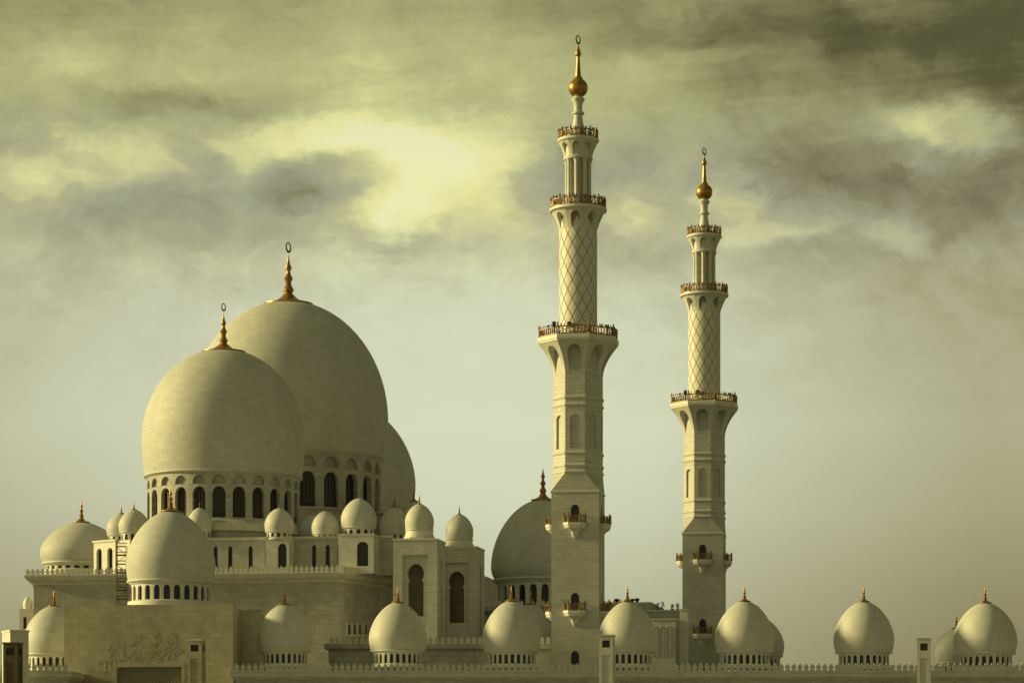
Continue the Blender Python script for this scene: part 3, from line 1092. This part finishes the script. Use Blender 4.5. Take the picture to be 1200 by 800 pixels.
mb.loft([(wx(560, 408), 408), (wx(1300, 408), 408), (wx(1300, 408), 440), (wx(560, 408), 440)], [(0, 0), (0, wz(790, 408))])
put('wall', mb, M_WALL, t)


# ------------------------------------------------------------------ lantern pillars in front
def pillar(label, x0, x1, ytop, D, mat, rz=YAW, panel=True):
    k = D / F
    w = (x1 - x0) * k / (cos(rz) + abs(sin(rz)) * .9)
    t = thing('lantern_pillar', label, 'pillar', (wx((x0 + x1) / 2, D), D + w / 2, 0), rz, 'stone lantern pillars before the arcade')
    zt = wz(ytop + 2.2, D)
    h = w / 2
    wn = w * .27
    zw1, zw0 = zt - .45, zt - 1.3
    mb = MB()
    for q in range(4):
        f = facef(h, q * pi / 2)
        bay(mb, f, -h, h, zw0 - .4, zt, 0, [(wn, zw0), (wn, zw1), (0, zw1)], .25)
        bay(mb, f, -h, h, 0, zw0 - .4, 0, [(w * .27, .8), (w * .27, zw0 - .9), (0, zw0 - .9)], .09, True)
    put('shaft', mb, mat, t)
    mb = MB()
    mb.loft([(-h, -h), (h, -h), (h, h), (-h, h)], [(-.02, zt), (.07, zt + .01), (.09, zt + .2), (-.1, zt + .24)])
    put('cap', mb, M_TRIM if mat is not M_BROWN_SHADE else mat, t)
    for q in range(4):
        f = facef(h, q * pi / 2)
        mb = MB()
        mb.poly([f(-wn, .24, zw0), f(wn, .24, zw0), f(wn, .24, zw1), f(-wn, .24, zw1)])
        o = put('lantern_window', mb, M_GLASS, t)
        mb = MB()
        for v in (-1, 0, 1):
            mb.obox(f(v * wn * .55, .16, (zw0 + zw1) / 2), (.035, .035, (zw1 - zw0) / 2), q * pi / 2)
        mb.obox(f(0, .17, (zw0 + zw1) / 2), (wn, .03, .035), q * pi / 2)
        put('grille', mb, M_BRONZE, o)


pillar('white lantern pillar in front of the dome beside the near minaret', 702, 721, 743, 300, M_TRIM)
pillar('white lantern pillar between the two rightmost arcade domes', 1075, 1093, 746.5, 300, M_TRIM)
pillar('tan lantern pillar standing against the portal wall beside its lattice screen', 219.5, 239, 748.5, 322, M_TAN)
pillar('lantern pillar with shade painted on as dark brown at the far left beside the left arcade dome', 3.5, 23.5, 752, 300, M_BROWN_SHADE)  # shade from something out of view, put into the pillar's colour

# low dark wall piece and white block at the far left
t = thing('stair_block', 'white slanting roof block behind the shade-painted lantern pillar', 'building', (wx(14, 338), 338, 0), R(28))
zt = wz(738, 338)
mb = MB()
mb.loft([(-.6, -1.2), (1.9, -1.2), (1.9, 2.4), (-.6, 2.4)], [(0, 0), (0, zt - .3)], False)
put('wall', mb, M_WHITE, t)
mb = MB()
mb.loft([(-.6, -1.2), (1.9, -1.2), (1.9, 2.4), (-.6, 2.4)], [(.0, zt - .3), (.1, zt - .28), (.1, zt)])
put('coping', mb, M_WHITE, t)

# ------------------------------------------------------------------ annex buildings between the minarets
t = thing('annex', 'grey stepped flat roofed annex between the two minarets', 'building', (0, 0, 0))


def slab(x0, x1, yt, D, dep, mat, name):
    a, b = wx(x0, D), wx(x1, D)
    w = (b - a) / (cos(YAW) + .0)
    pl = [(a, D), (a + w * e1[0], D + w * e1[1]), (a + w * e1[0] + dep * e2[0], D + w * e1[1] + dep * e2[1]), (a + dep * e2[0], D + dep * e2[1])]
    z = wz(yt, D)
    mb = MB()
    mb.loft(pl, [(0, 0), (0, z - .35)], False)
    o = put(name, mb, mat, t)
    mb = MB()
    mb.loft(pl, [(0.0, z - .35), (.1, z - .33), (.12, z - .02), (-.1, z)])
    put('coping', mb, M_TRIM, o)
    return pl, z, o


pa, za_, oa = slab(690, 762, 705.5, 412, 16, M_WALL, 'wall')
pb_, zb_, ob_ = slab(757, 798, 714, 408, 6, M_WALL, 'wall')
pc_, zc_, oc_ = slab(762, 791, 724, 398, 2.6, M_TRIM, 'wall')
slab(796.5, 806, 713, 399, 1.0, M_WHITE, 'pier')
for x in (768, 776, 784):
    mb = MB()
    u = ray_u(pc_[0], e1, x)
    f = lambda u, d, z: (pc_[0][0] + e1[0] * u + e2[0] * d, pc_[0][1] + e1[1] * u + e2[1] * d, z)
    bay(mb, f, u - .5, u + .5, zc_ - 5.5, zc_ - .9, u, arch(.36, zc_ - 5.2, zc_ - 2.2, zc_ - 1.4), .04)
    mb = MB()
    pr = arch(.34, zc_ - 6, zc_ - 2.0, zc_ - 1.3)
    for (a, z1), (b, z2) in zip(pr, pr[1:]):
        for s_ in (1, -1): mb.tube(f(u + s_ * a, -.02, z1), f(u + s_ * b, -.02, z2), .07, 5)
    put('arch_moulding', mb, M_WALL, t)
# roof plant and urns silhouetted on the annex roofs
for x, D, y0, y1, w_ in ((723, 412, 705.5, 700.5, .42), (741.5, 412, 705.5, 700.5, .38), (747, 412, 705.5, 700, .40)):
    mb = MB()
    h = (y0 - y1) * D / F
    mb.lathe([(w_ * .7, 0), (w_ * .7, h * .15), (w_ * .45, h * .3), (w_, h * .6), (w_, h * .85), (w_ * .6, h), (0, h)], 12)
    o = put('roof_lamp', mb, M_BLACK, None, 'cyl', 1, (wx(x, D), D + 1.2, wz(y0, D)))
    o['label'] = {723: 'stubby dark lamp on the annex roof left of the arcade dome finial', 741.5: 'stubby dark lamp just right of the arcade dome finial',
                  747: 'stubby dark lamp farthest right on the taller annex roof'}[x]
    o['category'] = 'lamp'
    o['group'] = 'dark lamps on the annex roof'
for x, s_, lab in ((770.5, 1.0, 'leafy potted shrub at the left on the lower annex roof'), (776, 1.25, 'fullest leafy potted shrub on the lower annex roof'),
                   (788, .8, 'thin potted shrub on the lower annex roof, second from the far minaret'), (794, 1.0, 'upright potted shrub on the annex roof nearest the far minaret')):
    D = 409.5
    t2 = thing('potted_shrub', lab, 'plant', (wx(x, D), D, wz(714, 408)), 0, 'potted shrubs on the annex roof')
    mb = MB()
    mb.lathe([(.2, 0), (.28, .3), (.22, .3), (0, .28)], 10)
    put('pot', mb, M_BROWN_SHADE, t2)
    mb = MB()
    for i in range(60):
        a, e = random.uniform(0, 2 * pi), random.uniform(0, 1)
        r_ = random.uniform(.02, .42) * s_ * (1 - .3 * e)
        c_ = (r_ * cos(a), r_ * sin(a), .35 + e * .75 * s_)
        q = random.uniform(0, pi)
        mb.poly([(c_[0] - .07 * cos(q), c_[1] - .07 * sin(q), c_[2]), (c_[0], c_[1], c_[2] - .05), (c_[0] + .07 * cos(q), c_[1] + .07 * sin(q), c_[2] + .03),
                 (c_[0], c_[1], c_[2] + .16)])
    put('foliage', mb, bpy.data.materials.get('leaf') or plain('leaf', (.05, .06, .02), .7), t2)

# ------------------------------------------------------------------ minarets
DM, XM = 370.0, 677.5
KM = DM / F
zz = lambda y: wz(y, DM)
mn = thing('minaret', 'tall near minaret with gilded ball, left of the two and largest in view', 'minaret', (wx(XM, DM), DM, 0), YAW, 'minarets')
a = 6.86
ap = a / 2
R8 = ap / cos(pi / 8)
t8 = tan(pi / 8)
# square shaft with doors to the balconies
mb = MB()
doors = []
zs_ = [0, zz(745), zz(650), zz(577)]
spec = [(zz(778), zz(765)), (zz(716), zz(703)), (zz(614), zz(593))]
spec = [(zz(779), zz(763.5)), (zz(716), zz(696)), (zz(614), zz(593.5))]
for q in range(4):
    f = facef(ap, q * pi / 2)
    for i in range(3):
        pr = arch(.60, spec[i][0], spec[i][1] - .75, spec[i][1])
        bay(mb, f, -ap, ap, zs_[i], zs_[i + 1], 0, pr, .55)
        if q == 0: doors.append(pane(f, 0, pr, .53).mesh('door', M_GLASS))
put('square_shaft', mb, M_SHAFT, mn)
for q in range(4):
    for d_ in doors: link('door', d_, mn, (0, 0, 0), q * pi / 2)
# broach from square to octagon
z0, z1 = zz(577), zz(556)
mb = MB()
for q in range(4):
    th = q * pi / 2
    rot = lambda x, y, z: (x * cos(th) - y * sin(th), x * sin(th) + y * cos(th), z)
    h8 = ap * t8
    mb.poly([rot(-ap, -ap, z0), rot(ap, -ap, z0), rot(h8, -ap, z1), rot(-h8, -ap, z1)])
    mb.poly([rot(ap, -ap, z0), rot(ap, -h8, z1), rot(h8, -ap, z1)])
put('broach', mb, M_SHAFT, mn)
mb = MB()
mb.loft([(-ap, -ap), (ap, -ap), (ap, ap), (-ap, ap)], [(.003, z0 - .35), (.1, z0 - .3), (.1, z0 - .05), (.0, z0)], False)
put('moulding', mb, M_TRIM, mn)
# octagonal stage
P8 = pi / 8
mb = MB()
mb.lathe([(R8, zz(556)), (R8, zz(533))], 8, P8, False)
mb.lathe([(R8, zz(477)), (R8, zz(398))], 8, P8, False)
for q in range(8):
    f = facef(ap, q * pi / 4)
    hw = ap * t8
    pr = arch(hw * .48, zz(528), zz(494), zz(489), 6)
    bay(mb, f, -hw, hw, zz(533), zz(477), 0, pr, .28, True)
put('octagon_shaft', mb, M_SHAFT, mn)
for y in (555, 547.5, 533, 477, 468.5):
    z = zz(y)
    mb = MB()
    mb.lathe([(R8 * .99, z - .28), (R8 + .05, z - .24), (R8 + .17, z - .05), (R8 + .17, z + .12), (R8 + .05, z + .2), (R8 * .99, z + .22)], 8, P8, False)
    put('moulding', mb, M_TRIM, mn)


def corbel(z0, z1, a0, a1, octo, name, rows=6, wfr=.56):
    """flaring gallery corbel with eight arched recesses"""
    mb = MB()

    def f_(th):
        def f(u, d, z):
            t = max(0, min(1, (z - z0) / (z1 - z0)))
            r_ = a0 + .03 + (a1 - a0) * t ** 1.7
            r2 = r_ - d * (r_ - a0 - .015)
            if octo:
                x, y = u * r_ * t8, -r2
            else:
                x, y = r2 * sin(u * P8), -r2 * cos(u * P8)
            return (x * cos(th) - y * sin(th), x * sin(th) + y * cos(th), z)
        return f
    pr = arch(wfr, z0 + .03 * (z1 - z0), z0 + .55 * (z1 - z0), z0 + .90 * (z1 - z0), 7, rows, .8)
    for q in range(8): bay(mb, f_(q * pi / 4), -1, 1, z0, z1, 0, pr, .97)
    return put(name, mb, M_TRIM, mn)


def railing(z, rad, n, octo, h, per, name='railing'):
    """gilt balustrade: per-bay rail panel with balusters, knobbed posts between"""
    st_ = 2 * pi / n
    half = rad * tan(st_ / 2) if octo else rad * sin(st_ / 2)
    apo = rad if octo else rad * cos(st_ / 2)
    m1 = MB()
    m1.box(-half, half, -apo - .07, -apo + .07, z + h * .70, z + h * .80)
    for i in range(per):
        x = -half + (i + 1) * 2 * half / per
        if i < per - 1: m1.lathe([(.08, z + h * .8), (.05, z + h * .86), (.10, z + h * .94), (.07, z + h * 1.0), (0, z + h * 1.06)], 6, 0, True, (x, -apo))
    m1.box(-half, half, -apo - .05, -apo + .05, z + .04, z + h * .14)
    for i in range(per):
        x = -half + (i + .5) * 2 * half / per
        m1.lathe([(.07, z + h * .1), (.14, z + h * .3), (.07, z + h * .5), (.11, z + h * .62), (.06, z + h * .73)], 6, 0, True, (x, -apo))
    for x0_, x1_ in ((-half, 0), (0, half)):
        m1.tube((x0_, -apo, z + h * .14), (x1_, -apo, z + h * .72), .045, 4)
        m1.tube((x0_, -apo, z + h * .72), (x1_, -apo, z + h * .14), .045, 4)
    me1 = m1.mesh(name, M_RAIL)
    m2 = MB()
    m2.lathe([(.16, z), (.16, z + h * .1), (.11, z + h * .15), (.11, z + h * .78), (.17, z + h * .82), (.17, z + h * .88), (.07, z + h * .92), (.14, z + h * 1.02), (.10, z + h * 1.12), (0, z + h * 1.2)],
             8, 0, True, (0, -apo / cos(st_ / 2)))
    m2b = MB()
    m2b.lathe([(.13, z), (.09, z + h * .15), (.09, z + h * .78), (.14, z + h * .85), (.06, z + h * .9), (.1, z + h * .98), (0, z + h * 1.06)], 8, 0, True, (0, -apo))
    me2, me3 = m2.mesh('railing_post', M_RAIL), m2b.mesh('railing_post', M_RAIL)
    for q in range(n):
        link(name, me1, mn, (0, 0, 0), q * st_)
        link('railing_post', me2, mn, (0, 0, 0), (q + .5) * st_)
        link('railing_post', me3, mn, (0, 0, 0), q * st_)


# first gallery (octagonal)
a1 = 47.8 * KM / .967 * cos(P8)
corbel(zz(440), zz(405.5), ap, a1 - .25, True, 'corbel')
mb = MB()
r1 = a1 / cos(P8)
mb.lathe([(r1 - .3, zz(405.6)), (r1 - .12, zz(404.8)), (r1 - .1, zz(403)), (r1, zz(402.5)), (r1, zz(398.2)), (r1 - .1, zz(397.8)), (0, zz(397.8))], 8, P8, False)
put('gallery_slab', mb, M_WHITE, mn)
railing(zz(397.8), a1 - .25, 8, True, 1.5, 9)
# lattice stage
rl = 21.6 * KM
mb = MB()
mb.lathe([(rl + .12, zz(398)), (rl + .12, zz(393)), (rl, zz(392)), (rl, zz(250))], 48)
put('round_shaft', mb, M_GROUT, mn, 'cyl', rl)
NA = 12
dh = 2.66
sa = 2 * pi / NA
mb = MB()
N_ = 4
rows_ = []


def dpt(i, j, r_, sh):
    p_, q_ = (i / N_ - .5) * sh, (j / N_ - .5) * sh
    an = (p_ - q_) * sa * .5
    return (r_ * sin(an), -r_ * cos(an), (p_ + q_) * dh * .5)


for i in range(N_):
    for j in range(N_):
        mb.poly([dpt(i, j, rl + .085, .89), dpt(i + 1, j, rl + .085, .89), dpt(i + 1, j + 1, rl + .085, .89), dpt(i, j + 1, rl + .085, .89)], True)
for e in range(4):
    for i in range(N_):
        c_ = [(i, 0), (N_, i), (N_ - i, N_), (0, N_ - i)][e]
        d_ = [(i + 1, 0), (N_, i + 1), (N_ - i - 1, N_), (0, N_ - i - 1)][e]
        mb.poly([dpt(*c_, rl - .01, .93), dpt(*d_, rl - .01, .93), dpt(*d_, rl + .085, .89), dpt(*c_, rl + .085, .89)])
dm = mb.mesh('diamond_panel', M_WHITE, 'cyl', rl)
z = zz(396)
lev = 0
while z < zz(262):
    for q in range(NA): link('diamond_panel', dm, mn, (0, 0, z), (q + .5 * (lev % 2)) * sa + .08)
    z += dh / 2
    lev += 1
# second gallery (round)
ZG2 = 246.5
r2 = 33.6 * KM
corbel(zz(276), zz(ZG2 + 3), rl, r2 - .35, False, 'corbel')
mb = MB()
mb.lathe([(r2 - .4, zz(ZG2 + 3.2)), (r2 - .15, zz(ZG2 + 2.6)), (r2, zz(ZG2 + 1.8)), (r2, zz(ZG2 - 1)), (r2 - .1, zz(ZG2 - 1.4)), (0, zz(ZG2 - 1.4))], 48)
put('gallery_slab', mb, M_WHITE, mn)
railing(zz(ZG2 - 1.4), r2 - .2, 16, False, 1.4, 3)
# colonnade stage
mb = MB()
mb.lathe([(1.15, zz(246)), (1.15, zz(180))], 24)
put('core', mb, M_TRIM, mn, 'cyl', 1)
mb = MB()
mb.lathe([(2.05, zz(247)), (2.05, zz(233.5)), (1.6, zz(233)), (1.1, zz(233))], 32)
put('base_ring', mb, M_TRIM, mn)
mb = MB()
rc = 1.58
mb.lathe([(.42, zz(234)), (.42, zz(232)), (.33, zz(231)), (.33, zz(192.5)), (.44, zz(190.5)), (.46, zz(187))], 14, 0, True, (0, -rc))
cm = mb.mesh('column', M_TRIM)
for q in range(8): link('column', cm, mn, (0, 0, 0), q * pi / 4)
ZG3 = 165.0
mb = MB()
mb.lathe([(1.1, zz(188.3)), (2.08, zz(188.2)), (2.12, zz(186)), (2.0, zz(185)), (2.0, zz(166))], 40)
put('neck_ring', mb, M_TRIM, mn)
r3 = 24.4 * KM
corbel(zz(186), zz(ZG3 + 3), 2.0, r3 - .2, False, 'corbel', 5, .6)
mb = MB()
mb.lathe([(r3 - .3, zz(ZG3 + 3.2)), (r3 - .1, zz(ZG3 + 2.4)), (r3, zz(ZG3 + 1.6)), (r3, zz(ZG3 - .8)), (r3 - .1, zz(ZG3 - 1.2)), (0, zz(ZG3 - 1.2))], 40)
put('gallery_slab', mb, M_WHITE, mn)
railing(zz(ZG3 - 1.2), r3 - .18, 12, False, 1.3, 3)
# spire
mb = MB()
sp = [(9.5, 164), (9.5, 158), (8.6, 156), (8.6, 154), (7, 150), (5.8, 143), (5.0, 137), (5.2, 135.5), (7.0, 134.2), (7.2, 132.5), (5.2, 131), (4.8, 127), (5.2, 122), (6.2, 119.5),
      (7.6, 117.6), (7.8, 116), (6, 115), (5.2, 113.5), (5, 112)]
mb.lathe([(r_ * KM, zz(y)) for r_, y in sp], 28)
put('spire', mb, M_TRIM, mn, 'cyl', 1)
mb = MB()
bl = [(4.5, 115.5)] + [(11.4 * cos(t_), 103.5 - 11.2 * sin(t_)) for t_ in [(-1.1 + i * .19) for i in range(13)]]
bl = [p_ for p_ in bl if p_[0] > 4.4] + [(5.4, 92.6), (5.2, 91.5), (3.4, 90), (2.9, 84), (2.0, 70), (1.9, 67), (3.4, 64.5), (3.5, 62.5), (2.0, 58.5), (1.0, 55.5), (.7, 52.5), (0, 52)]
mb.lathe([(r_ * KM, zz(y)) for r_, y in bl], 32)
fo = put('gilded_ball', mb, M_GOLD, mn, 'cyl', 1)
ring(fo, 4.3 * KM, zz(51), R(64))
# balconies on the square shaft
bm_ = MB()
pw, pj = 1.62, 1.25
bpl = [(-pw, -ap + .02), (-pw, -ap - pj * .45), (-pw * .52, -ap - pj), (pw * .52, -ap - pj), (pw, -ap - pj * .45), (pw, -ap + .02)]
for zb in (zz(614.5), zz(716.5)):
    mb = MB()
    cen = [(0, -ap + .02)]
    lay = [(1.0, zb), (1.0, zb - .45), (.93, zb - .5), (.9, zb - .8), (.72, zb - .95), (.38, zb - 1.3), (.22, zb - 2.0), (.10, zb - 2.25)]
    rings = [[(x * s_, -ap + .02 + (y + ap - .02) * s_, z) for x, y in bpl] for s_, z in lay]
    mb.poly(rings[0])
    for r_a, r_b in zip(rings, rings[1:]):
        for k in range(len(bpl) - 1): mb.poly([r_b[k], r_b[k + 1], r_a[k + 1], r_a[k]])
    bme = mb.mesh('balcony', M_WHITE)
    mb = MB()
    for k in range(len(bpl) - 1):
        p_, q_ = bpl[k], bpl[k + 1]
        for hh_ in (.15, .95):
            mb.tube((p_[0] * .95, p_[1], zb + hh_), (q_[0] * .95, q_[1], zb + hh_), .06, 5)
        l_ = sqrt((p_[0] - q_[0]) ** 2 + (p_[1] - q_[1]) ** 2)
        nb_ = max(2, int(l_ / .22))
        for i in range(nb_):
            x, y = p_[0] + (q_[0] - p_[0]) * (i + .5) / nb_, p_[1] + (q_[1] - p_[1]) * (i + .5) / nb_
            mb.box(x * .95 - .05, x * .95 + .05, y - .05, y + .05, zb, zb + 1.0)
    for x, y in bpl[1:-1]:
        mb.lathe([(.12, zb), (.1, zb + 1.05), (.16, zb + 1.12), (.05, zb + 1.2), (.11, zb + 1.3), (0, zb + 1.45)], 7, 0, True, (x * .95, y + .03))
    rme = mb.mesh('railing', M_RAIL)
    for q in range(4):
        o = link('balcony', bme, mn, (0, 0, 0), q * pi / 2)
        link('railing', rme, o)
# floodlights on the first gallery
for x, y, z, s_ in ((-2.75, -5.2, zz(397.8), 1.5), (4.6, -2.6, zz(397.8), 1.3), (5.2, -1.6, zz(397.8), 1.2), (-.9, -2.85, zz(394), 1.4)):
    mb = MB()
    mb.box(-.06, .06, -.06, .06, 0, s_ * .7)
    mb.box(-.22, .22, -.16, .18, s_ * .7, s_ * 1.15)
    mb.box(-.26, .26, -.22, -.16, s_ * .66, s_ * 1.19)
    put('floodlight', mb, M_BLACK, mn, 'flat', 1, (x, y, z))


def dup(root, loc, label):
    r_ = root.copy()
    C.objects.link(r_)
    r_.location = loc
    r_['label'] = label
    for ch in list(root.children):
        c_ = ch.copy()
        C.objects.link(c_)
        c_.parent = r_
        for g_ in list(ch.children):
            d_ = g_.copy()
            C.objects.link(d_)
            d_.parent = c_
    return r_


DF = DM / .845
dup(mn, (wx(825.3, DF), DF, 0), 'farther minaret on the right, smaller in view, topped by a gilded ball')
